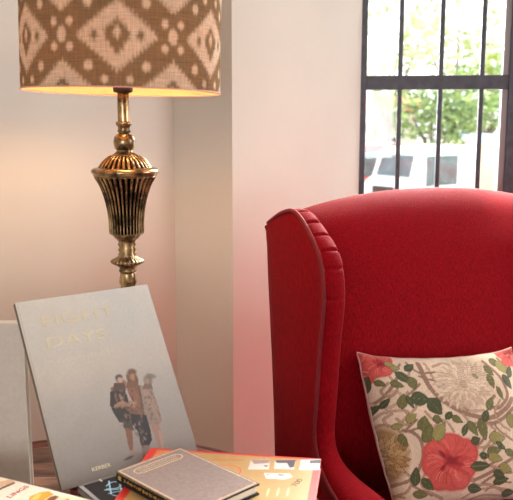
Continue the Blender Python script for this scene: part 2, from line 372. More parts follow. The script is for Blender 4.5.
# ---- added right-hand window (out of frame), frame only, to light the room
w2=thing('added_window_right',None,None); w2['kind']='structure'; w2.location=(RX,0,0)
bm=bmesh.new(); y0,y1,z0,z1=RW
for a in ((y0,y0+.05,z0,z1),(y1-.05,y1,z0,z1),((y0+y1)/2-.02,(y0+y1)/2+.02,z0,z1)): abox(bm,.03,.08,a[0],a[1],a[2],a[3],.002,1)
for a in ((z0,z0+.05),(z1-.05,z1)): abox(bm,.03,.08,y0,y1,a[0],a[1],.002,1)
bmobj('window_frame',bm,M['white_metal'],w2)
# ================================================================== TABLE
TH=.60; tc_=(-.304,1.131); TR=.445
tb=thing('round_table','round rustic plank table with a red-brown rim, carrying lamp and books','table',(tc_[0],tc_[1],0))
lathe('tabletop',[(.02,.572),(TR-.055,.572),(TR-.045,.575),(TR-.045,.5995),(TR-.05,.6),(.02,.6)],M['planks'],tb,96)
lathe('table_rim',[(TR-.044,.565),(TR-.006,.565),(TR,.571),(TR,.594),(TR-.006,.5985),(TR-.018,.6),(TR-.021,.597),(TR-.024,.6),(TR-.038,.6),(TR-.044,.5975)],M['rim_wood'],tb,128)
lathe('apron',[(.28,.50),(.30,.50),(.30,.5715),(.28,.5715)],M['rim_wood'],tb,64)
for k in range(4):
    a=PI/4+k*PI/2
    o=lathe('leg',[(.016,0),(.02,.01),(.017,.06),(.024,.2),(.02,.22),(.028,.25),(.026,.5),(.026,.571)],M['dark_wood'],tb,24); o.location=(.25*math.cos(a),.25*math.sin(a),0)
# ================================================================== LAMP
LY=1.452; lx=aty(124.5,150,LY).x
lamp=thing('table_lamp','tall antique brass urn table lamp with a patterned linen drum shade','lamp',(lx,LY,TH))
def zl(py): return aty(124,py,LY).z-TH
def rl(w): return w/ F*(LY*math.cos(PITCH)+.06)
prof=[(95,5.2),(121,5.4)]
mod0=lambda r,z,a:(r,1)
def P_(l): return [(rl(r),zl(y)) for y,r in l]
lathe('stem',P_([(150,5),(121,5.6),(100,5.6),(86,5.6)]),M['brass'],lamp,32)
def bandcol(r,z,a): return r,1
body=[(154,7),(151,8.2),(150.5,7),(149.5,8.5),(147,9.8),(142,10.6),(137,9.6),(134.3,7.2),(133.6,5.6),(133,5.2),(131.5,6.6),(129.5,6),(127,5.8),(125,7.6),(123.5,7.8),(122,7.6),(121.4,5.6)]
lathe('neck_knop',[(rl(r),zl(y)) for y,r in body],M['brass'],lamp,48)
dome=cr([(169,27),(165,24.5),(160,20.5),(156,15.5),(153.6,10.5),(151.8,8.5)],24)
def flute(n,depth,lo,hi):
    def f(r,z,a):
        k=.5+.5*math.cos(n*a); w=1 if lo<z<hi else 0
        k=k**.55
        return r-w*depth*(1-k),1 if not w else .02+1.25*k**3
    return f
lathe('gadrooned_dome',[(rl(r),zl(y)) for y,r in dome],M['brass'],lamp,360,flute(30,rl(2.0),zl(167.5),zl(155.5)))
lathe('urn_rim',[(rl(r),zl(y)) for y,r in cr([(176,27.5),(175.5,30.5),(173.5,31.2),(171.8,32.6),(169.6,32.2),(168,30),(167.3,26)],20)],M['brass'],lamp,96)
urn=cr([(234,13),(233.6,16.4),(231,17),(222,17.2),(212,18.2),(202,20),(192,22.8),(184,26),(178.5,29.2),(176,30),(175.4,26)],50)
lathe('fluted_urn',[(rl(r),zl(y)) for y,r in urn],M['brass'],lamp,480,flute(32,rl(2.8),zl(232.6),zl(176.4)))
low=[(272,8),(270,8.8),(268,7.6),(266,9.2),(264.5,12),(262.5,16),(260.8,16.8),(259.5,15.5),(257,10.5),(255.5,8.5),(254,9.3),(252,7.8),(249.5,9.2),(247,7.6),(244,9),(242,8),(239.5,9.4),(237.5,12),(235.5,13.5),(234,14.5)]
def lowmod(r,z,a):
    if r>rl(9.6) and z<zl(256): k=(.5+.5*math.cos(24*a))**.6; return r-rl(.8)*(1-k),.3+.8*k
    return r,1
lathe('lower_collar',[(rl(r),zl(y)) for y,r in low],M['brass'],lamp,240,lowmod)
zf=zl(292); lp=[(rl(12),0),(.074,0),(.076,.006),(.074,.014),(.066,.018),(.062,.03),(.045,.042),(.03,.055),(.018,.075),(.014,.09),(.020,.10),(.013,.11),(.012,.2),(.016,.22),(.012,.24),(.0125,zf-.02),(.016,zf-.012),(.013,zf-.004),(.0165,zf+.004),(.013,zf+.012),(.0165,zf+.019),(.014,zl(274)),(.0135,zl(271))]
lathe('lamp_foot',lp,M['brass'],lamp,72)
# shade
SR=.1745; sx=-.2393-lx
z0s=aty(121,91.6,LY).z-TH; z1s=z0s+.285
# unwrapped ikat pattern, one repeat = 60 degrees; x in -50..50, y in shade pixels from the hem
def ikat(th,y):
    x=((math.degrees(th)+30)%60-30)/30*50   # -50..50
    y=(y+1000*114)%114                         # vertical repeat
    jag=2.2*math.sin(x*1.9+y*.15)+1.6*math.sin(x*4.1)
    def dia(cx,cy,hx,hy):
        dx=abs(x-cx); dx=min(dx,100-dx); dy=abs(y-cy); dy=min(dy,114-dy)
        return dx/hx+dy/hy
    yy=y+jag
    y_=y; 
    best=0
    for cx,cy in ((0,49),(50,106)):
        dx=abs(x-cx); dx=min(dx,100-dx); dyv=yy-cy
        if dyv>57: dyv-=114
        if dyv<-57: dyv+=114
        if dx/36+abs(dyv)/34<1:
            # teardrop in the middle, cream eye
            if dx/12+abs(dyv-3 if dyv>0 else dyv*.9)/ (17 if dyv<0 else 14)<1:
                if dx/4+abs(dyv-3)/7<1: return 1
                return 0
            if abs(dx-20)/4.5+abs(dyv)/6<1: return 0
            return 1
        # cream dots along the lattice
    dots=[(25,80,4,4.8),(42,62,3.4,4.2),(42,38,3.4,4.2),(25,20,4,4.8),(50,50,4.6,8),(0,106,4.6,8),(11,91,3.2,3.8),(11,7,3.2,3.8)]
    for px,py,rx,ry in dots:
        dx=abs(abs(x)-px); dy=abs(y-py); dy=min(dy,114-dy)
        if (dx/rx)**2+((dy+.4*jag)/ry)**2<1: return 1
    return 0
cream=np.array(lin((196,187,170))); tan=np.array(lin((116,104,84)))
NA,NZ=720,150; V=[];C=[]
for i in range(NZ):
    t=i/(NZ-1)
    for k in range(NA):
        a=2*PI*k/NA; R=SR*(1+.002*t); V.append((R*math.cos(a),R*math.sin(a),(z1s-z0s)*t))
        g=ikat(a+math.radians(83),t*(z1s-z0s)/(114/622.)*114); C.append(cream if g else tan)
C=np.array(C).reshape(NZ,NA,3)
for _ in range(2): C=(C+np.roll(C,1,0)*.5+np.roll(C,-1,0)*.5+np.roll(C,1,1)*.5+np.roll(C,-1,1)*.5)/3
shade=mesh('lamp_shade',V,grid_faces(NZ,NA,True),M['shade'],lamp,True,C.reshape(-1,3),fix=False)
shade.location=(sx,0,z0s); shade.rotation_euler=(math.radians(-.9),math.radians(1.1),0)
for zz in (0,z1s-z0s):
    tube('shade_hem',[(SR*math.cos(2*PI*k/96),SR*math.sin(2*PI*k/96),zz) for k in range(96)],.0013,M['cord'],shade,6,True)
V=[(( SR-.0012)*math.cos(2*PI*k/96),(SR-.0012)*math.sin(2*PI*k/96),z_) for z_ in (.001,z1s-z0s-.001) for k in range(96)]
lin_=mesh('shade_lining',V,grid_faces(2,96,True),M['lining'],shade,True,fix=False)
lathe('bulb_socket',[(rl(6),zl(93)),(rl(9),zl(92)),(rl(9.5),zl(89)),(rl(9.5),zl(84)),(rl(8),zl(80)),(rl(6),zl(78))],M['dark_wood'],lamp,32)
zbz=zl(78)
lathe('bulb',[(.012,zbz-.004),(.014,zbz),(.018,zbz+.015),(.028,zbz+.035),(.030,zbz+.05),(.026,zbz+.066),(.014,zbz+.078),(.003,zbz+.081)],M['bulb'],lamp,24)
for k in range(3):
    a=2*PI*k/3+.5; tube('shade_spider',[(rl(6)*math.cos(a),rl(6)*math.sin(a),zl(84)),(sx+.06*math.cos(a),.06*math.sin(a),zl(70)),(sx+.11*math.cos(a),.11*math.sin(a),z1s-.04),(sx+(SR-.001)*math.cos(a),(SR-.001)*math.sin(a),z1s-.003)],.0015,M['white_metal'],lamp,6)
# ================================================================== BOOKS
def book(name,label,w,d,t,mtx,canvas,edge,mprint=None,res=1.0,group=None,spine_col=None,bt=.0025,cat='book'):
    """local: x 0..w, y -d..0 (top edge at y=0), z 0..t, front cover up"""
    b=thing(name,label,cat,group=group,mtx=mtx)
    mp=mprint or M['print']; ec=np.array(lin(edge)); sc=np.array(lin(spine_col or edge))
    nx=max(2,int(w*1000*res)); ny=max(2,int(d*1000*res))
    xs=np.linspace(0,w,nx); ys=np.linspace(0,-d,ny); V=[];C=[]
    for y in ys:
        for x in xs: V.append((x,y,t))
    U,Vv=np.meshgrid(np.linspace(0,.9999,nx),np.linspace(0,.9999,ny)); C=list(canvas.sample(U,Vv).reshape(-1,3)) if canvas else [ec]*(nx*ny)
    Fc=[tuple(reversed(f)) for f in grid_faces(ny,nx)]
    ring=[j for j in range(nx)]+[i*nx+nx-1 for i in range(1,ny)]+[(ny-1)*nx+j for j in range(nx-2,-1,-1)]+[i*nx for i in range(ny-2,0,-1)]
    base=len(V)
    for i in ring: V.append((V[i][0],V[i][1],t)); C.append(ec)
    n=len(ring)
    for i in ring: V.append((V[i][0],V[i][1],t-bt)); C.append(ec)
    for i in range(n): Fc.append((base+i,base+(i+1)%n,base+n+(i+1)%n,base+n+i))
    Fc.append(tuple(base+n+i for i in range(n)))
    mesh('front_cover',V,Fc,mp,b,False,C,fix=False)
    def cb(nm,x0,x1,y0,y1,z0,z1,c,mm,bev=.0006):
        bm=bmesh.new(); abox(bm,x0,x1,y0,y1,z0,z1,bev,2); o=bmobj(nm,bm,mm,b)
        a=o.data.color_attributes.new('Col','FLOAT_COLOR','POINT')
        for e in a.data: e.color=(*c,1)
        return o
    cb('back_cover',0,w,-d,0,0,bt,ec,mp)
    cb('spine',0,.0028,-d,0,bt,t-bt,sc,mp)
    cb('page_block',.0035,w-.004,-d+.004,-.004,bt+.0002,t-bt-.0002,(1,1,1),M['paper'],0)
    return b
def flatm(x,y,z,yaw): return Matrix.Translation((x,y,z))@Matrix.Rotation(yaw,4,'Z')
# --- main grey book, leaning
a=.6426; le=math.radians(32); ex=Vector((math.cos(a),math.sin(a),0)); nn=Vector((-math.sin(a),math.cos(a),0)); ey=Vector((0,0,math.cos(le)))+nn*math.sin(le); ez=ex.cross(ey)
T0=.011; TL=Vector((-.3965,1.281,.949)); o0=TL-ez*T0
mm=Matrix(((ex.x,ey.x,ez.x,o0.x),(ex.y,ey.y,ez.y,o0.y),(ex.z,ey.z,ez.z,o0.z),(0,0,0,1)))
c=Canvas(500,630,(186,184,180))
for y in range(630):   # printed fog: pale sky to grey sand, as on the jacket
    t=y/630; k=np.array(lin((180,180,175)))*(1-t)+np.array(lin((124,116,112)))*t
    warm=math.exp(-((t-.42)/.13)**2); k=k*(1+np.array((.10,.04,0))*warm); c.a[y,:]=k
c.noise(.03,5,3); c.noise(.03,40,4)
# four figures standing in the fog; photo px -> cover px
def q(px,py):
    d=ray(px,py); t=(TL-Vector((0,0,H))).dot(ez)/d.dot(ez); p=Vector((0,0,H))+d*t-TL; return (p.dot(ex)/.2464*500,-p.dot(ey)/.3114*630)
def pl(l,col,al=1): c.poly([q(*p) for p in l],col,al)
def bl(px,py,rx,ry,ang,col,al=1,soft=.3): x,y=q(px,py); c.ell(x,y,rx*3.7,ry*3.7,ang,col,al,soft)
DK=(40,36,37); SK=(116,80,62); GR=(112,102,96); LG=(136,116,106)
pl([(118,388),(134,384),(152,388),(157,412),(146,424),(122,420)],(92,72,62)); bl(116,402,4.5,8,10,DK); pl([(110,392),(117,386),(126,390),(133,398),(133,414),(131,424),(119,422),(113,412),(110,405)],DK)
pl([(114,410),(131,410),(136,424),(130,426),(120,421)],(44,42,44))
pl([(126,386),(137,384),(141,400),(142,420),(130,424),(128,402)],(104,76,64)); bl(134,398,4.5,11,0,(122,84,66),.9)
pl([(140,386),(150,384),(156,400),(162,420),(158,427),(146,424),(143,405)],(128,112,104)); bl(150,400,4,13,-15,(142,120,110),.9)
pl([(130,414),(146,415),(150,428),(152,440),(149,446),(141,446),(138,432),(132,424)],(40,40,46))
pl([(122,420),(131,422),(134,430),(129,432),(124,428)],(66,60,58))
pl([(125,428),(132,428),(133,440),(133,450),(130,452),(128,444)],SK); pl([(129,450),(134,450),(136,456),(131,456)],LG)
pl([(141,445),(150,445),(149,452),(148,458),(143,458)],(112,96,92))
pl([(150,424),(159,424),(162,436),(163,450),(160,453),(157,442)],(140,112,100)); pl([(158,430),(163,432),(164,448),(162,450)],(150,126,116))
bl(119,379,3.4,4,0,(86,70,62)); bl(119,377,3.6,2.4,0,(60,54,52)); bl(132,375,4.4,5.5,0,(112,82,62)); bl(132,372,4.6,3,0,(92,70,52)); bl(148,380,4.6,4.6,0,(112,100,92)); bl(151,376,5,2.4,20,(100,92,88),.8)
bl(123,384,4,4,0,(120,84,66)); bl(113,389,2.6,2,0,(110,74,60)); pl([(114,405),(122,400),(131,404),(130,407),(121,406),(115,409)],(128,98,84)); pl([(124,388),(127,388),(132,403),(130,405)],(150,140,134),.8)
bl(154,410,4,9,-12,LG,.6); bl(129,458,5,1.2,-8,(60,52,50),.8)
pl([(128,379),(137,379),(139,387),(126,388)],(104,72,54)); pl([(145,383),(151,383),(153,389),(142,389)],(104,88,78)); pl([(114,383),(124,383),(126,390),(113,391)],(70,54,48))
bl(120,380,2.4,2.6,0,(176,150,132),.8); bl(133,377,2.6,3.4,0,(150,108,84),.9); bl(136.5,379,1.8,4,0,(88,62,44),.9); bl(128,378,1.6,4,0,(84,60,44),.9); bl(147,381,2.2,2.8,0,(140,118,104),.9)
r6=random.Random(4)
for _ in range(170):
    fx,fy=r6.choice([(119,403),(121,412),(133,402),(140,410),(139,430),(143,436),(150,402),(154,414),(127,418),(121,396)]); x_,y_=fx+r6.gauss(0,3.2),fy+r6.gauss(0,6)
    if 112<x_-(y_-403)*.12<158 and 388<y_<446: bl(x_,y_,r6.uniform(.4,1.3),r6.uniform(.8,2.4),r6.uniform(-30,30),r6.choice([(38,33,32),(70,56,50),(128,98,80),(150,126,112),(54,46,44)]),.42)
c.stroke([q(126,391),q(130,398),q(134,404)],3,(172,160,150),.7,False); c.stroke([q(114,407),q(121,403),q(129,405)],4,(146,112,94),.8)
c.stroke([q(137,364),q(138,371)],1.2,(150,142,136),.7,False); c.stroke([q(134,363.5),q(141,362.5)],1.2,(150,142,136),.7,False)
for k in range(14): c.ell(95+k*15,222+3*math.sin(k*2.1),4.5,5,0,(200,184,142),.2,.4)
c.stroke([(6,0),(6,630)],2,(120,112,104),.5,False)
mb=book('art_book','large grey hardcover leaning on the lamp, foggy beach figures on its cover',.2464,.3114,T0,mm,c,(120,112,100),M['print'],1.0,spine_col=(84,66,46))
def lay(x,y,z,ang=0): return Matrix.Translation((x,y,z))@Matrix.Rotation(ang,4,'Z')
text('title_lettering','EIGHT',.026,M['faint_gold'],mb,lay(.032,-.048,T0+.0002),.132)
text('title_lettering','DAYS',.026,M['faint_gold'],mb,lay(.032,-.086,T0+.0002),.106)
text('publisher_lettering','KERBER',.0085,M['pale_gold'],mb,lay(.054,-.296,T0+.0002),.032)
# --- standing grey book at the left
c=Canvas(240,300,(200,190,180)); c.noise(.04,5,9); c.noise(.04,50,11); c.ell(222,262,4,5,0,(200,196,190),.6,.5)
t2=.022; xr=-.3985; h2=.303; w2_=.235
ex2,ey2,ez2=Vector((1,0,0)),Vector((0,0,1)),Vector((0,-1,0))
o2=Vector((xr-w2_,1.345,TH+h2))
m2=Matrix(((1,0,0,o2.x),(0,0,-1,o2.y),(0,1,0,o2.z),(0,0,0,1)))
book('art_book','plain grey hardcover standing upright on the table at the far left',w2_,h2,t2,m2,c,(214,208,198),M['print'],1.0,spine_col=(150,146,140))
# --- hidden lower books that carry the pile
def plain(lbl,x,y,z,yaw,w,d,t,col):
    c=Canvas(8,8,col); book('hardcover_book',lbl,w,d,t,flatm(x,y,z,yaw),c,col,M['cloth_cover'],.02,group='books hidden under the pile')
e=ex; nv=nn
pA=Vector((-.298,1.149,0))+e*.020+nv*.018
plain('dark green cloth book at the very bottom under the leaning grey book',pA.x,pA.y,.60,a,.20,.24,.038,(52,66,54))
plain('maroon cloth book directly under the leaning grey book and black glossy book',pA.x,pA.y,.638,a,.20,.24,.041,(96,34,34))
# --- magazine/cookbook bottom left
eM=Vector((.438,.899,0)); fM=Vector((-.899,.438,0)); BR=Vector((-.205,1.062,0)); MW,MD=.24,.30
yawM=math.atan2(eM.y,eM.x); TRc=BR+fM*MD; TLc=TRc-eM*MW
zB=.694
pB=BR+fM*.29-eM*.012-eM*.2
plain('navy cloth book at the bottom under the bright cookbook',pB.x,pB.y,.60,yawM,.20,.15,.048,(40,48,74))
plain('tan cloth book between the navy book and the bright cookbook',pB.x,pB.y,.648,yawM,.20,.15,.0455,(150,120,86))
c=Canvas(480,600,(232,222,206)); W_=480;Hh=600
def mq(px,py):
    p=atz(px,py,.706)-TLc; return (p.dot(eM)/MW*W_,-p.dot(fM)/MD*Hh)
def mpoly(l,col,al=1): c.poly([mq(*z) for z in l],col,al)
mpoly([(-2,488.5),(14,481.5),(15.5,483),(-2,490.5)],(84,60,44))
mpoly([(-3,482),(10,479),(15,481.5),(-3,488)],(206,158,96),.7)
mpoly([(28,502),(30,496),(40,492),(49,491),(54,494),(47,498),(41,503)],(222,160,52)); mpoly([(30,500),(36,494),(42,493),(38,499)],(244,208,120),.8)
mpoly([(42,503),(50,496.5),(56,495),(60,497),(52,503)],(120,72,40)); mpoly([(50,503),(58,497),(70,496),(76,500),(70,504)],(236,214,180)); mpoly([(68,500),(74,497),(92,500),(96,506),(70,506)],(246,226,180)); mpoly([(66,499),(70,498),(64,504),(60,504)],(196,120,60))
c.noise(.05,8,21); c.noise(.05,3,22)
mg=book('cookbook','bright cream and orange paperback cookbook lying at the lower left',MW,MD,.0115,flatm(TLc.x,TLc.y,zB,yawM),c,(222,206,180),M['print'],1.4,bt=.0008)
u=mq(10,498); text('title_lettering','LINGS',.0125,M['red_ink'],mg,lay(u[0]/W_*MW,-u[1]/Hh*MD,.0117),.040)
# --- black glossy book (lies against the foot of the leaning book)
c=Canvas(380,260,(20,20,26)); c.noise(.3,4,31)
c.poly([(0,0),(13,0),(13,260),(0,260)],(150,150,150)); c.poly([(0,0),(380,0),(380,12),(0,12)],(104,102,104))
c.poly([(70,0),(76,0),(76,20),(70,20)],(190,188,184),.8)
LB=(150,190,214); dv=atz(78,485,.693); dv.y-=.003
def dq(px,py): p=atz(px,py,.6937)-dv; return (p.dot(ex)/.19*380,-p.dot(nn)/.13*260)
for s_ in ([(106.5,486),(111,482.5),(117,482),(121,484.5),(117,488),(107,489)],[(109,481),(110,487),(111.5,494)],[(105,490),(115,489.5),(125,488)],[(109,493.5),(117,491.5),(124,491)],[(120,484),(121,488),(122,493)],[(113,495),(119,496),(126,495)]): c.stroke([dq(*p) for p in s_],4.5,LB,.9)
book('glossy_book','small black glossy book with pale blue ornament under the brown book',.19,.13,.0142,flatm(dv.x,dv.y,.6795,a),c,(24,24,28),M['print_gloss'],2.0,spine_col=(150,150,150))
# --- red / gold photo book
RWd,RHd=.281,.24; yr=-.1515; rtl=(-.1745,1.247)
c=Canvas(560,480,(168,138,88)); c.noise(.05,12,41)
rex=Vector((math.cos(yr),math.sin(yr),0)); rey=Vector((-math.sin(yr),math.cos(yr),0)); R0v=Vector((rtl[0],rtl[1],.712))
def rq(px,py):
    p=atz(px,py,.712)-R0v; return (p.dot(rex)/RWd*560,-p.dot(rey)/RHd*480)
def rp(l,col,al=1): c.poly([rq(*z) for z in l],col,al)
RD=(196,48,40)
c.poly([(0,0),(560,0),(560,13),(0,13)],RD); c.poly([(540,0),(560,0),(560,480),(540,480)],RD); c.poly([(0,0),(26,0),(26,480),(0,480)],RD)
c.poly([(26,13),(90,13),(70,120),(26,200)],(216,110,60),.6)
c.stroke([rq(206,460),rq(243,460)],5,RD,1,False); c.stroke([rq(212,465),rq(232,465.5),rq(240,469),rq(239,474),rq(232,475)],5,(206,78,50),1)
ph=(196,188,184)
rp([(251,460),(270,459),(269,469.5),(248,469.5)],ph); rp([(275,460.5),(296,460),(294,469.5),(274,469)],ph); rp([(301,460),(321,459),(319,470),(299,470)],ph)
rp([(264,473),(290,473.5),(293,477),(285,479.5),(266,478.5)],(206,202,198))
rp([(251,460),(270,459.5),(269,463),(254,464)],(128,92,86),.8); bl_=lambda x,y,rx,ry,col,al=1:c.ell(*rq(x,y),rx*2.2,ry*3.6,0,col,al,.3)
bl_(266,466,3,1.4,(70,60,66)); rp([(275,460.5),(296,460),(294,467),(290,468),(287,463),(277,463)],(66,60,76)); bl_(282,466,6,1.5,(190,196,206)); rp([(310,460.5),(321,459.5),(320,463.5),(310,463.5)],(70,66,76)); bl_(306,465,4,2,(170,190,206)); bl_(268,474.5,3,.8,(84,80,96)); bl_(281,475,5,1.2,(60,60,80)); bl_(278,477.5,5,.8,(240,240,240))
for x in (268,278,288): bl_(x,492,1.5,7,(222,200,156),.7)
rb=book('photo_book','wide red and gold photo book lying flat beside the red armchair',RWd,RHd,.018,flatm(rtl[0],rtl[1],.694,yr),c,(206,60,52),M['print'],2.0,spine_col=(190,44,40))
u=rq(296,487); text('small_lettering','700',.013,M['grey_ink'],rb,lay(u[0]/560*RWd,-u[1]/480*RHd,.0182,math.radians(72)),.026)
# --- brown-black cloth book on top
c=Canvas(370,536,(122,106,101)); c.noise(.10,4,51); c.noise(.12,2,52)
G=(196,170,132)
for r_ in ((7,6),): c.stroke([(r_[0]+4,r_[0]+4),(366-r_[0],r_[0]+4),(366-r_[0],530-r_[0]),(r_[0]+4,530-r_[0]),(r_[0]+4,r_[0]+4)],r_[1],G,.9,False)
P=[(80,44),(290,44),(312,54),(318,70),(312,88),(290,98),(80,98),(58,88),(52,70),(58,54),(80,44)]; c.stroke(P,5,G,.95,False)
r2=random.Random(3)
for row in (60,80):
    x=76
    while x<290: c.stroke([(x,row-6+r2.random()*4),(x+4,row+6),(x+9,row-5+r2.random()*6)],2.6,G,.85,False); x+=13
for k in range(50): 
    x,y=r2.random()*340+15,r2.random()*420+110; c.stroke([(x,y),(x+r2.random()*14,y+r2.random()*26-13)],1,(140,126,122),.35,False)
TLb=(-.209,1.121); yb=math.radians(44.8)
kb=book('cloth_book','small brown cloth hardcover with gilt border and black spine, topmost of the pile',.1233,.1783,.0178,flatm(TLb[0],TLb[1],.712,yb),c,(30,24,22),M['cloth_cover'],3.0,spine_col=(16,14,15),bt=.003)
# gilt marks on the spine (side x=0)
bm=bmesh.new(); r2=random.Random(9)
abox(bm,-.0003,.0002,-.1775,-.0005,.0158,.0164)
abox(bm,-.0003,.0002,-.012,-.005,.006,.0125)
y=-.02
while y>-.16:
    k=r2.uniform(.0015,.004); abox(bm,-.0003,.0002,y-k,y,.0065+r2.random()*.002,.0115-r2.random()*.002); y-=k+r2.uniform(.0008,.004)
bmobj('gilt_spine_lettering',bm,M['gold'],kb)
# ================================================================== WING CHAIR
bA=math.radians(24); CX,CY=.3975,1.885
ch=thing('wing_chair','red upholstered wingback armchair standing in front of the barred window','chair',(CX,CY,0),bA)
outl=[(-.80,.30),(-.81,.42),(-.77,.485),(-.65,.50),(-.50,.505),(-.36,.525),(-.275,.56),(-.238,.62),(-.243,.70),(-.255,.82),(-.267,.91),(-.252,.98),(-.208,1.026),(-.145,1.062),(-.085,1.055),(-.03,1.032),(-.014,1.024)]
anch=[(-.80,.20),(-.78,.20),(-.72,.20),(-.62,.20),(-.45,.20),(-.30,.20),(-.16,.20),(-.06,.22),(-.047,.45),(-.034,.65),(-.018,.80),(-.006,.90),(0,.97),(.004,.99),(.005,1.0),(.006,1.008),(.006,1.012)]
NO=520; O=cr(outl,NO); Aa=cr(anch,NO)
def side(sgn):
    par=[]
    tg=np.gradient(O,axis=0); tg/=np.linalg.norm(tg,axis=1)[:,None]; nr=np.c_[tg[:,1]*-1,tg[:,0]]  # outward (front/up)
    # ensure outward: for first point normal must point to -y
    if nr[3][0]>0: nr=-nr
    kk=len(outl)-1
    pleats=[(.742,1),(.775,1),(.705,1),(.672,.8),(.625,.6),(.81,.8)]
    for nm,i0,i1 in (('arm',0,int(NO*7.2/kk)),('wing',int(NO*7.2/kk)-1,NO)):
        V=[];n0=None
        rows=range(i0,i1)
        for i in rows:
            t=i/(NO-1); kt=t*kk
            wgt=min(1,max(0,(kt-4.2)/2.6)); wgt=wgt*wgt*(3-2*wgt)
            T=.09*(1-wgt)+(.036-.012*min(1,max(0,(kt-11)/2)))*wgt; bul=.03*(1-wgt)+.013*wgt
            if kt>11: bul=.013-.009*min(1,(kt-11)/2)
            if kt>14.5: bul*=max(0,(16-kt)/1.5)
            g=0
            for pk,am in pleats: g+=am*.0075*math.exp(-((t-pk)/.0026)**2)
            row=[]
            a_=Aa[i];o_=O[i]
            NP=10
            for k in range(NP):
                f=k/NP; p=a_*(1-f)+o_*f; puff=.012*math.sin(PI*f)**.7; row.append((-.41-puff*.6,p[0],p[1]))
            row.append((-.4115,o_[0],o_[1]))
            for k in range(0,15):
                th=PI*k/14; xx=-.41+T/2-(T/2+.004)*math.cos(th); ss=math.sin(th)
                gg=g*ss**.6 if k<11 else g*ss
                bb=bul*ss-gg*.8; nl=nr[i]
                xx2=xx+ (gg*.4)*math.cos(th)
                row.append((xx2,o_[0]+nl[0]*bb,o_[1]+nl[1]*bb))
            row.append((-.41+T,o_[0],o_[1]))
            for k in range(NP-1,-1,-1):
                f=k/NP; p=a_*(1-f)+o_*f; row.append((-.41+T+.006*math.sin(PI*f),p[0],p[1]))
            n0=len(row); V+=row
        if sgn>0: V=[(-x,y,z) for x,y,z in V]
        Fc=grid_faces(len(rows),n0,True); Fc.append(tuple(range(n0))[::-1]); Fc.append(tuple((len(rows)-1)*n0+k for k in range(n0)))
        ob=mesh(nm,V,Fc,M['red'],ch,True); par.append(ob)
        pp=[(sgn*.4145,O[i][0]+nr[i][0]*.001,O[i][1]+nr[i][1]*.001) for i in range(max(0,i0-7),i1,3)]
        tube('piping',pp,.0042,M['red_cord'],ob,8)
side(-1); side(1)
# back
NB=60; V=[]
prof_b=cr([(-.150,.30),(-.155,.45),(-.150,.60),(-.128,.78),(-.098,.92),(-.072,1.0),(-.045,1.055),(-.008,1.083),(.026,1.080),(.046,1.052),(.040,1.02),(.012,.98),(.0,.90),(-.04,.55),(-.055,.22)],110)
nbx=41
for i,(y,z) in enumerate(prof_b):
    f=i/109
    for j in range(nbx):
        x=-.375+.75*j/(nbx-1); u=x/.375
        topf=max(0,(z-.55)/.53); dz=-.050*abs(u)**2.2*topf**3
        front=1 if f<.5 else 0
        puff=-.022*(1-u*u)*math.sin(min(1,f*2)*PI) if front else 0
        V.append((x,y+puff,z+dz))
Fc=grid_faces(110,nbx)
nv=len(prof_b)
Fc.append(tuple(i*nbx for i in range(nv))); Fc.append(tuple(i*nbx+nbx-1 for i in range(nv))[::-1]); Fc.append(tuple(range(nbx))+tuple((nv-1)*nbx+j for j in range(nbx-1,-1,-1)))
mesh('backrest',V,Fc,M['red'],ch,True)
box('seat_base',-.405,.405,-.79,-.02,.15,.36,M['red'],ch,.02,3,True)
def cushion_box(name,x0,x1,y0,y1,z0,z1,m,parent):
    n=28; V=[]
    for s_ in (1,-1):
        for i in range(n):
            for j in range(n):
                u=-1+2*i/(n-1); v=-1+2*j/(n-1); e_=(1-abs(u)**6)**.5*(1-abs(v)**6)**.5
                V.append(((x0+x1)/2+u*(x1-x0)/2,(y0+y1)/2+v*(y1-y0)/2,(z0+z1)/2+s_*(z1-z0)/2*(.55*e_**.5+.45*e_*(1-.3*(u*u+v*v)/2)) if e_>0 else (z0+z1)/2))
    Fc=grid_faces(n,n)+[tuple(q_+n*n for q_ in f[::-1]) for f in grid_faces(n,n)]
    me=mesh(name,V,Fc,m,parent,True); bm=bmesh.new(); bm.from_mesh(me.data); bmesh.ops.remove_doubles(bm,verts=bm.verts,dist=.0005); bmesh.ops.recalc_face_normals(bm,faces=bm.faces); bm.to_mesh(me.data); bm.free(); return me
cushion_box('seat_cushion',-.315,.315,-.80,-.15,.345,.468,M['red'],ch)
for x_,y_ in ((-.34,-.72),(.34,-.72),(-.34,-.08),(.34,-.08)):
    o=lathe('leg',[(.014,0),(.018,.01),(.016,.03),(.024,.09),(.028,.13),(.028,.16)],M['dark_wood'],ch,24); o.location=(x_,y_,0)
# ================================================================== CUSHION
PW,PH,PT=.372,.325,.11
cc=Canvas(800,700,(206,184,162)); cc.noise(.06,5,61); cc.noise(.05,60,62)
# photo px (362..522, 352..500) -> canvas
yawp=math.radians(17); lp_=math.radians(30); roll=math.radians(3.2)
pex=Vector((math.cos(yawp),math.sin(yawp),0)); pn=Vector((-math.sin(yawp),math.cos(yawp),0)); pup=Vector((0,0,math.cos(lp_)))+pn*math.sin(lp_)
pe=pex*math.cos(roll)-pup*math.sin(roll); pu=pup*math.cos(roll)+pex*math.sin(roll); pz=pe.cross(pu)
Pc=aty(450,428,1.605)
def pq(px,py):
    fr=Pc+pz*PT*.42
    d=ray(px,py); t=(fr-Vector((0,0,H))).dot(pz)/d.dot(pz); p=Vector((0,0,H))+d*t-fr
    return ((p.dot(pe)/PW+.5)*800,(.5-p.dot(pu)/PH)*700)
K=800/PW/ (F/1.75)   # canvas px per photo px
ST=(142,110,92); BR_=(96,68,50); LV=(100,98,58); LV2=(70,76,48); LV3=(138,130,78); OUT=(62,56,40)
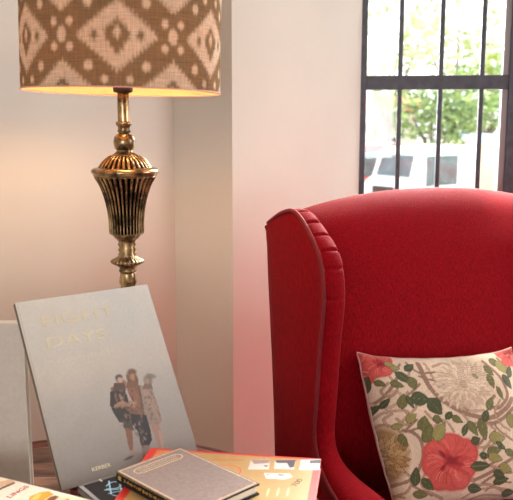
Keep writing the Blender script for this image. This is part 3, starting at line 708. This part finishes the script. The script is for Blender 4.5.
def st(pts,w=1.4,col=ST,al=.95): 
    cc.stroke([pq(*p) for p in pts],w*K*1.35+2.2,BR_,al*.85); cc.stroke([pq(*p) for p in pts],w*K*1.35,col,al)
def lf(x,y,L,W,ang,col=LV,vein=(150,150,104)): u=pq(x,y); cc.leaf(u[0],u[1],L*K,W*K*1.1,ang,col,1,OUT,vein)
# vines
st([(421,362),(424,375),(430,388),(440,400),(455,410),(470,416),(490,418),(506,408),(513,398)],3.0)
st([(427,362),(432,376),(440,390),(452,403),(466,411),(482,411)],1.6,(176,146,128))
st([(440,398),(452,399),(466,411)],1.2); st([(486,360),(497,372),(505,384),(508,396),(498,408),(488,404),(494,396)],2.2)
st([(503,356),(513,368)],2); st([(478,420),(490,424),(503,418),(513,408)],2.2)
st([(360,400),(372,404),(384,398),(392,388),(398,378),(404,372)],2); st([(378,420),(386,412),(398,410),(408,412),(402,422),(392,425),(388,418),(394,413)],1.6,(176,146,128))
st([(374,398),(382,404),(390,407),(398,403),(402,396),(396,391),(388,395)],1.7,(190,160,140)); st([(366,388),(376,378),(388,372),(398,369),(404,362)],1.4)
st([(404,430),(412,432),(420,440),(423,455),(420,470),(412,480),(398,485)],2.0); st([(412,430),(422,428),(428,436),(430,450)],1.3); st([(416,420),(406,430)],1.3)
st([(420,384),(412,392),(402,398)],1.5); st([(484,430),(480,442),(470,450)],1.5); st([(513,458),(500,466),(488,474),(474,480),(464,478)],2); st([(513,472),(498,474),(486,482),(478,492)],1.3); st([(513,482),(500,482),(490,490)],1); st([(464,470),(480,470),(494,462)],1.4)
st([(410,360),(420,372),(436,372)],1.2); st([(420,376),(432,380),(444,378)],1.2); st([(415,485),(425,490),(436,495)],1.2); st([(513,440),(500,432),(492,424)],1.3)
for s_ in ([(468,497),(480,490),(496,487),(513,489)],[(476,499),(490,494),(513,495)],[(380,484),(395,492),(410,497)]): st(s_,.8,(170,140,120))
VN=(168,136,116)
for p_ in [[(366,372),(374,380),(372,392),(364,398)],[(392,376),(398,388),(392,396),(384,390),(390,382)],[(408,392),(402,404),(408,414),(416,406),(412,398)],[(424,412),(432,420),(444,422),(452,432)],[(436,424),(430,432),(434,444)],[(398,418),(404,424),(412,424)],[(376,432),(384,424),(396,426),(404,434)],[(460,414),(470,424),(484,424),(494,430)],[(490,440),(482,452),(486,464),(498,468)],[(470,446),(482,448),(494,444),(506,434)],[(500,400),(494,412),(500,424),(510,430)],[(406,470),(414,478),(412,490),(402,496)],[(428,470),(424,484),(434,492),(448,498)],[(470,474),(478,484),(492,484),(506,490)],[(414,366),(410,376),(416,386)],[(434,366),(446,362),(458,366)]]: st(p_,1.5,VN,.9)
# flowers: pale dahlia
def dahlia(x,y,R,cols,core,n=26,rings=5,seed=1):
    r=random.Random(seed)
    for k in range(rings,0,-1):
        rr=R*k/rings
        for i in range(n):
            an=2*PI*i/n+k*.37+r.random()*.1; L=R/rings*1.3
            px=x+math.cos(an)*(rr-L*.45)*1.06; py=y+math.sin(an)*(rr-L*.45)*.92; u=pq(px,py)
            cc.leaf(u[0],u[1],L*K*.8,L*K*.26,math.degrees(an),cols[r.randrange(len(cols))],.95,core,None)
    u=pq(x,y); cc.ell(u[0],u[1],R*.16*K,R*.14*K,0,core,.8,.4)
u=pq(463,384); cc.ell(u[0],u[1],26*K,24*K,0,(178,152,130),.9,.1)
dahlia(463,384,27,[(206,184,162),(196,172,150),(184,160,138)],(158,132,112))
u=pq(386,455); cc.ell(u[0],u[1],24*K,27*K,0,(142,104,62),.9,.15)
dahlia(385,456,24,[(164,128,86),(150,112,70),(176,144,104)],(96,64,36),22,4,3)
# coral rose
def rose(x,y,R,seed):
    r=random.Random(seed)
    pet=[(0,-.62,.62,.45),(.62,-.35,.48,.5),(-.62,-.3,.48,.5),(.55,.3,.5,.45),(-.7,.15,.42,.45),(.1,.72,.55,.42),(-.35,.8,.45,.35),(.45,.75,.42,.36)]
    for dx,dy,a_,b_ in pet:
        u=pq(x+dx*R,y+dy*R); cc.ell(u[0],u[1],a_*R*K*1.06,b_*R*K*1.06,r.uniform(-25,25),(164,60,56),1,.06); cc.ell(u[0],u[1],a_*R*K,b_*R*K,r.uniform(-25,25),(196,82,76),1,.25)
        for k in range(7): 
            an=math.atan2(dy,dx)+r.uniform(-.5,.5); cc.stroke([pq(x+math.cos(an)*.3*R,y+math.sin(an)*.3*R),pq(x+math.cos(an+.12)*R*.65,y+math.sin(an+.12)*R*.65),pq(x+math.cos(an)*R*.95,y+math.sin(an)*R*.95)],2.4,r.choice([(160,56,54),(222,136,122),(148,44,46)]),.75)
    for k in range(26):
        an=r.uniform(0,2*PI); d=r.uniform(.05,.5)*R; u=pq(x+math.cos(an)*d,y+math.sin(an)*d*.8); cc.ell(u[0],u[1],.2*R*K,.09*R*K,math.degrees(an)+r.uniform(-40,40),r.choice([(150,34,40),(176,52,54),(196,78,72),(128,22,32)]),.85,.3)
    u=pq(x,y); cc.ell(u[0],u[1],.26*R*K,.2*R*K,0,(120,18,30),.8,.5)
rose(450,461,24,5); rose(363,364,17,8); rose(384,361,12,10); rose(518,348,14,12)
# leaves
for l in [(405,377,9,4,40,LV2),(413,383,6,4.5,80,LV),(371,383,10,5,-65,LV2),(372,400,11,4,70,LV2),(379,408,8,3,-30,LV2),(403,401,7,4,-70,LV),(420,399,9,6,10,LV2),(434,407,9,6.5,60,LV2),(423,424,7,5.5,-75,LV),(411,418,6,3.5,-35,LV3),(427,434,9,4.5,-60,LV),(438,432,10,5,-50,LV3),
          (499,361,7,4,20,LV),(505,366,8,5,60,LV3),(491,381,7,3.2,80,LV),(509,381,8,4,60,LV2),(489,404,7,3.5,-55,LV),(471,429,8,3.6,60,LV),(481,430,10,4.5,85,LV),(496,438,9,5,5,LV3),(463,430,6,2.5,-60,LV2),(493,451,8,3.6,-8,LV),(494,458,8,3.8,15,LV3),(511,453,7,3,15,LV),(480,466,10,3.6,0,LV2),(506,468,7,4,15,LV3),(418,476,8,4,-80,LV2),(430,484,7,3.5,45,LV2),(424,494,7,3,10,LV),(503,480,8,3,-8,LV2),(398,366,5,2.6,10,LV3),(383,382,5,2.6,30,LV),(366,375,5,2.6,-50,LV3),(455,420,6,3,30,LV),(447,416,5,2.6,-40,LV2),(512,420,6,6,0,LV3),(405,440,6,3,60,LV),(399,426,5,2.4,0,LV3),(476,376,3,1.5,40,LV3),(377,437,7,4,60,(96,76,44)),(380,494,8,4,20,(80,60,40))]: lf(*l)
r5=random.Random(12)
for x_,y_,an in [(366,392,80),(393,362,10),(412,366,-30),(398,384,20),(410,402,70),(388,402,-40),(436,420,30),(484,416,-60),(500,393,70),(513,370,-60),(474,441,-20),(483,456,10),(500,474,20),(478,488,10),(500,446,40),(513,492,0),(490,370,60)]:
    lf(x_,y_,r5.uniform(4.5,7.5),r5.uniform(2.2,3.6),an,r5.choice([LV,LV2,LV3,LV2]))
cc.noise(.05,3,63)
# mesh
m_=Matrix(((pe.x,pu.x,pz.x,Pc.x),(pe.y,pu.y,pz.y,Pc.y),(pe.z,pu.z,pz.z,Pc.z),(0,0,0,1)))
pil=thing('scatter_cushion','floral linen scatter cushion with coral rose, propped in the red armchair','cushion',mtx=m_)
def cush_xy(u,v):
    # corners reach out, sides pull in
    sx_=PW/2*(1-.045*(1-abs(v)**2)); sy_=PH/2*(1-.085*(1-abs(u)**2)); return u*sx_+.040*((1-v)/2)**2.6*max(0,-u),v*sy_+.006*abs(u)**8*v
n1,n2=300,250
def cv(s_,dens1,dens2):
    V=[];C=[]
    us=np.sin(np.linspace(-1,1,dens1)*PI/2*.93)/math.sin(PI/2*.93); vs=np.sin(np.linspace(1,-1,dens2)*PI/2*.93)/math.sin(PI/2*.93)
    for v in vs:
        for u in us:
            x,y=cush_xy(u,v); e_=(max(0,1-abs(u)**2.4)*max(0,1-abs(v)**2.4))**.5
            wr=.0022*math.sin(u*9+v*4)*e_*(1-e_)*4+.0016*math.sin(u*5-v*13)*(1-e_)*e_*4
            V.append((x,y,s_*(PT/2*e_**.8)+wr))
            C.append(cc.sample(x/PW+.5,.5-y/PH))
    return V,C,dens1,dens2
V,C,d1,d2=cv(1,n1,n2); front=mesh('front_panel',V,[f[::-1] for f in grid_faces(d2,d1)],M['pillow'],pil,True,C,fix=False)
V,C,d1,d2=cv(-1,60,50); mesh('back_panel',V,grid_faces(d2,d1),M['pillow'],pil,True,[lin((206,186,166))]*len(V),fix=False)
pts=[]
for k in range(60): pts.append((-1+2*k/60,1))
for k in range(60): pts.append((1,1-2*k/60))
for k in range(60): pts.append((1-2*k/60,-1))
for k in range(60): pts.append((-1,-1+2*k/60))
tube('piping',[(*cush_xy(*p),.0015*math.sin(i*.7)) for i,p in enumerate(pts)],.0024,M['cord'],pil,6,True)
# ================================================================== OUTSIDE
GZ=-1.25
M['ground']=mat('pale_ground',(196,190,176),.9,var=.1,scale=.5)
M['vanwhite']=mat('white_vehicle_paint',(236,236,234),.35,var=.02)
M['vanred']=mat('red_vehicle_paint',(200,60,56),.35,var=.02)
M['darkglass']=mat('tinted_glass',(72,92,98),.15,var=.4,scale=3)
M['tyre']=mat('tyre_rubber',(40,40,42),.8)
M['house']=mat('white_house_wall',(226,222,216),.9,var=.04)
M['orange_wall']=mat('apricot_wall',(220,198,172),.9,var=.06,scale=2)
M['tile']=mat('orange_roof_tiles',(206,128,86),.8,var=.15,scale=6)
M['blue_roof']=mat('blue_grey_sheet_roof',(130,150,178),.6,var=.08)
M['bark']=mat('grey_bark',(128,114,102),.9,var=.2,scale=8)
tag(mesh('ground',[(-40,3.6,GZ),(60,3.6,GZ),(60,90,GZ),(-40,90,GZ)],[(0,1,2,3)],M['ground']),kind='structure')
def leafmat(n,a_,b_):
    m,nt,b=newmat(n); g=N(nt,'ShaderNodeNewGeometry'); r=N(nt,'ShaderNodeValToRGB')
    r.color_ramp.elements[0].color=(*lin(a_),1); r.color_ramp.elements[1].color=(*lin(b_),1)
    nt.links.new(g.outputs['Random Per Island'],r.inputs[0]); nt.links.new(r.outputs[0],b.inputs['Base Color']); b.inputs['Roughness'].default_value=.6
    b.inputs['Transmission Weight'].default_value=0; return m
M['leaf1']=leafmat('yellow_green_leaves',(96,128,60),(214,222,130)); M['leaf2']=leafmat('mid_green_leaves',(80,112,66),(176,206,124)); M['leaf3']=leafmat('pale_airy_leaves',(150,170,120),(226,232,190))
def tree(label,x,y,blobs,n,ls,m,trunk=True,name='leafy_tree',cat='tree',group=None):
    t=thing(name,label,cat,(x,y,GZ),group=group)
    r=random.Random(int(x*77+y*13)); V=[];Fc=[]
    for i in range(n):
        bx,by,bz,br=r.choice(blobs)
        while True:
            p=Vector((r.uniform(-1,1),r.uniform(-1,1),r.uniform(-1,1)))
            if .35<p.length<1: break
        p=Vector((bx,by,bz))+p*br
        q1=Vector((r.gauss(0,1),r.gauss(0,1),r.gauss(0,.5))).normalized(); q2=q1.cross(Vector((r.gauss(0,1),r.gauss(0,1),r.gauss(0,1)))).normalized()
        s1=ls*r.uniform(.6,1.3); k=len(V)
        V+=[p-q1*s1,p+q2*s1*.4,p+q1*s1,p-q2*s1*.4]; Fc.append((k,k+1,k+2,k+3))
    mesh('foliage',V,Fc,m,t,False,fix=False)
    if trunk:
        V=[];Fc=[]
        top=max(b[2] for b in blobs)
        for b_ in blobs:
            v,f=tube_v([(0,0,0),(.05,.02,top*.3),(b_[0]*.4,b_[1]*.4,(top*.3+b_[2])/2),(b_[0],b_[1],b_[2])],lambda s_:.14*(1-.8*s_),7); k=len(V); V+=v; Fc+=[tuple(i+k for i in q_) for q_ in f]
        mesh('trunk',V,Fc,M['bark'],t,True)
    return t
def gx(px,y): return aty(px,120,y).x
tree('tall airy tree with pale sparse leaves behind the left window panes',gx(388,30),30,[(0,0,6.2,1.3),(-1.2,0,5.2,1),(1.2,.3,5.4,1.1),(.2,0,4.2,1.0)],620,.20,M['leaf3'])
tree('tall pale tree with sparse crown behind the middle window panes',gx(455,33),33,[(0,0,6.6,1.5),(1.3,0,5.6,1.1),(-1.4,0,5.8,1.1),(.3,.2,4.6,1.0)],560,.22,M['leaf3'])
tree('yellow-green bushy tree behind the white van roof',gx(432,27),27,[(0,0,3.1,.9),(.9,0,3.4,.9),(-.6,.2,2.5,.8),(.3,0,2.2,.8),(1.1,.3,2.3,.8)],1500,.15,M['leaf2'])
tree('broad bright green tree behind the right window pane',gx(478,30),30,[(0,0,3.6,.9),(.8,0,2.6,.8),(-.5,0,2.4,.8),(.9,0,4.2,.8),(1.7,0,3.2,.9)],1400,.16,M['leaf1'])
tree('yellow-green tree at the left edge of the window view',gx(373,28),28,[(0,0,4.2,.8),(-.8,0,3.6,.8),(.5,.2,3.3,.6),(-1.2,0,2.6,.9)],800,.15,M['leaf1'])
tree('bright green tree beyond the window, right of the mullion',gx(530,27.5),27.5,[(0,0,4.2,1.2),(1.2,0,3,1.1),(-.8,0,3,.9)],900,.18,M['leaf2'])
# house with orange awning
hs=thing('small_house','small white house with orange tiled roof behind the white van','building',(gx(385,32),32,GZ))
hx0,hx1=gx(366,32)-gx(385,32),gx(418,32)-gx(385,32)
zr=aty(390,108,32).z-GZ
box('house_wall',hx0,hx1,0,3,0,zr,M['house'],hs)
mesh('roof',[(hx0-.3,-.5,zr-.1),(hx1+.3,-.5,zr-.1),(hx1+.3,1.6,zr+.5),(hx0-.3,1.6,zr+.5),(hx1+.3,3.4,zr-.1),(hx0-.3,3.4,zr-.1)],[(0,1,2,3),(3,2,4,5),(0,3,5),(1,4,2),(0,5,4,1)],M['tile'],hs)
box('house_window',.1,.6,-.03,.02,.9,1.7,M['darkglass'],hs,.01)
# apricot boundary wall with blue roof behind
bw=thing('boundary_wall','apricot garden wall to the right behind the white van','wall',(gx(470,24),24,GZ))
zz=aty(490,145,24).z-GZ
box('wall_panel',0,4.2,0,.2,0,zz,M['orange_wall'],bw,.02); box('wall_coping',-.05,4.25,-.05,.25,zz,zz+.05,M['house'],bw,.01)
bs=thing('shed','shed with blue-grey sheet roof behind the apricot wall','building',(gx(476,24.5),24.5,GZ))
zs=aty(490,143,24.5).z-GZ
box('shed_wall',0,2.4,.1,1.1,0,zs,M['house'],bs); mesh('roof',[(-.15,-.1,zs),(2.55,-.1,zs),(2.55,1.25,zs+.22),(-.15,1.25,zs+.22),(-.15,-.1,zs+.04),(2.55,-.1,zs+.04),(2.55,1.25,zs+.26),(-.15,1.25,zs+.26)],[(0,1,2,3),(4,5,6,7),(0,1,5,4),(1,2,6,5),(2,3,7,6),(3,0,4,7)],M['blue_roof'],bs)
# vans
def van(label,x,y,rot,body):
    v=thing('small_van',label,'van',(x,y,GZ),rot)
    # profile in (x,z), front at -x ; width along y
    P=[(-1.30,.32),(-1.32,.75),(-1.24,.95),(-1.02,1.05),(-.80,1.66),(-.62,1.76),(1.0,1.80),(1.22,1.72),(1.30,1.3),(1.30,.32)]
    n=len(P); V=[]; hw=.72
    for y_,k in ((-hw,1),(-hw+.06,1.0),(hw-.06,1.0),(hw,1)):
        ins=.05 if abs(y_)==hw else 0
        for (a_,b_) in P:
            cx,cz=0,1.0; V.append((a_-math.copysign(ins*.7,a_),y_,b_-(ins if b_>1.5 else 0)))
    Fc=[]
    for r_ in range(3):
        for i in range(n): j=(i+1)%n; Fc.append((r_*n+i,r_*n+j,(r_+1)*n+j,(r_+1)*n+i))
    Fc+= [tuple(range(n))[::-1],tuple(3*n+i for i in range(n))]
    mesh('van_body',V,Fc,body,v)
    mesh('windscreen',[(-1.025,-.56,1.09),(-1.025,.56,1.09),(-.835,.52,1.60),(-.835,-.52,1.60),(-1.0,-.56,1.08),(-1.0,.56,1.08),(-.81,.52,1.59),(-.81,-.52,1.59)],[(0,1,2,3),(4,5,6,7),(0,1,5,4),(1,2,6,5),(2,3,7,6),(3,0,4,7)],M['darkglass'],v)
    for s_ in (-1,1):
        box('side_window',-.62,.50,*(sorted((s_*(hw-.01),s_*(hw+.012)))),.86,1.58,M['darkglass'],v,.005)
        bm=bmesh.new(); bmesh.ops.create_uvsphere(bm,u_segments=16,v_segments=10,radius=.11); 
        for w_ in bm.verts: w_.co.x*=.5
        bmobj('headlight',bm,M['white_metal'],v,True,(-1.315,s_*.5,.74))
        for xx in (-.85,.85):
            V,Fc=tube_v([(xx,s_*(hw-.16),.27),(xx,s_*(hw-.02),.27)],.27,24); mesh('wheel',V,Fc,M['tyre'],v)
    box('bumper',-1.38,-1.28,-.68,.68,.36,.5,M['tyre'],v,.02); box('grille',-1.335,-1.30,-.36,.36,.60,.86,M['tyre'],v,.01)
    return v
vy=20.; van('small white van parked outside, seen through the window bars',gx(423,vy),vy,math.radians(36),M['vanwhite'])
van('small red van behind the white van, at the left edge of the window',gx(352,23),23,math.radians(20),M['vanred'])
# ================================================================== LIGHT
w=bpy.data.worlds.new('World'); S.world=w; w.use_nodes=True; nt=w.node_tree; bg=nt.nodes['Background']
bg.inputs['Color'].default_value=(.93,.97,1,1); bg.inputs['Strength'].default_value=2.5
def area(name,loc,target,sx_,sy_,power,col):
    l=bpy.data.lights.new(name,'AREA'); l.shape='RECTANGLE'; l.size=sx_; l.size_y=sy_; l.energy=power; l.color=col
    o=bpy.data.objects.new(name,l); COL.objects.link(o); o.location=loc; o.rotation_euler=(Vector(target)-Vector(loc)).to_track_quat('-Z','Y').to_euler(); return o
area('added_right_light',(RX+.02,(RW[0]+RW[1])/2,(RW[2]+RW[3])/2),(RX-3,(RW[0]+RW[1])/2,1.3),RW[1]-RW[0]-.05,RW[3]-RW[2]-.05,28,(1,.96,.93))  # area light in the added right-hand window
wc=wp(WW/2,.14); wi=wp(WW/2,-2); bd=area('barred_window_daylight',(wc[0],wc[1],1.38),(wi[0],wi[1],.15),WW-.05,1.65,95,(1,.98,.95)); bd.data.spread=math.radians(75)
area('added_front_fill',(-.9,-2.62,1.5),(-.9,0,1.2),1.5,1.3,36,(.97,.98,1))  # frontal fill, set in the added window behind the camera
su=bpy.data.lights.new('sun','SUN'); su.energy=10; su.angle=math.radians(2); su.color=(1,.96,.88); so=bpy.data.objects.new('sun',su); COL.objects.link(so)
so.rotation_euler=Vector((-.24,-.47,-.80)).to_track_quat('-Z','Y').to_euler()
# extra ceiling light, added out of view to brighten the room
cl=thing('added_ceiling_light','added round white ceiling light, out of view','lamp',(1.55,.55,2.9))
lathe('lamp_body',[(.05,-.06),(.20,-.06),(.22,-.04),(.22,0),(.05,0)],M['white_metal'],cl,48)
lathe('diffuser',[(.01,-.085),(.12,-.08),(.19,-.062),(.19,-.0605),(.01,-.0605)],emit('added_ceiling_diffuser',(1,.93,.86),33),cl,48)
# ================================================================== CAMERA
cam=bpy.data.cameras.new('Camera'); co=bpy.data.objects.new('Camera',cam); COL.objects.link(co); S.camera=co
cam.sensor_width=36; cam.lens=36*F/513; co.location=(0,0,H); co.rotation_euler=(PI/2-PITCH,0,0); cam.clip_start=.05; cam.clip_end=200
cam.dof.use_dof=True; cam.dof.focus_distance=1.6; cam.dof.aperture_fstop=8
vs=S.view_settings; vs.view_transform='Standard'; vs.look='None'; vs.gamma=1; vs.exposure=.17; vs.use_curve_mapping=False
S.cycles.max_bounces=10; S.cycles.diffuse_bounces=6; S.cycles.sample_clamp_indirect=6
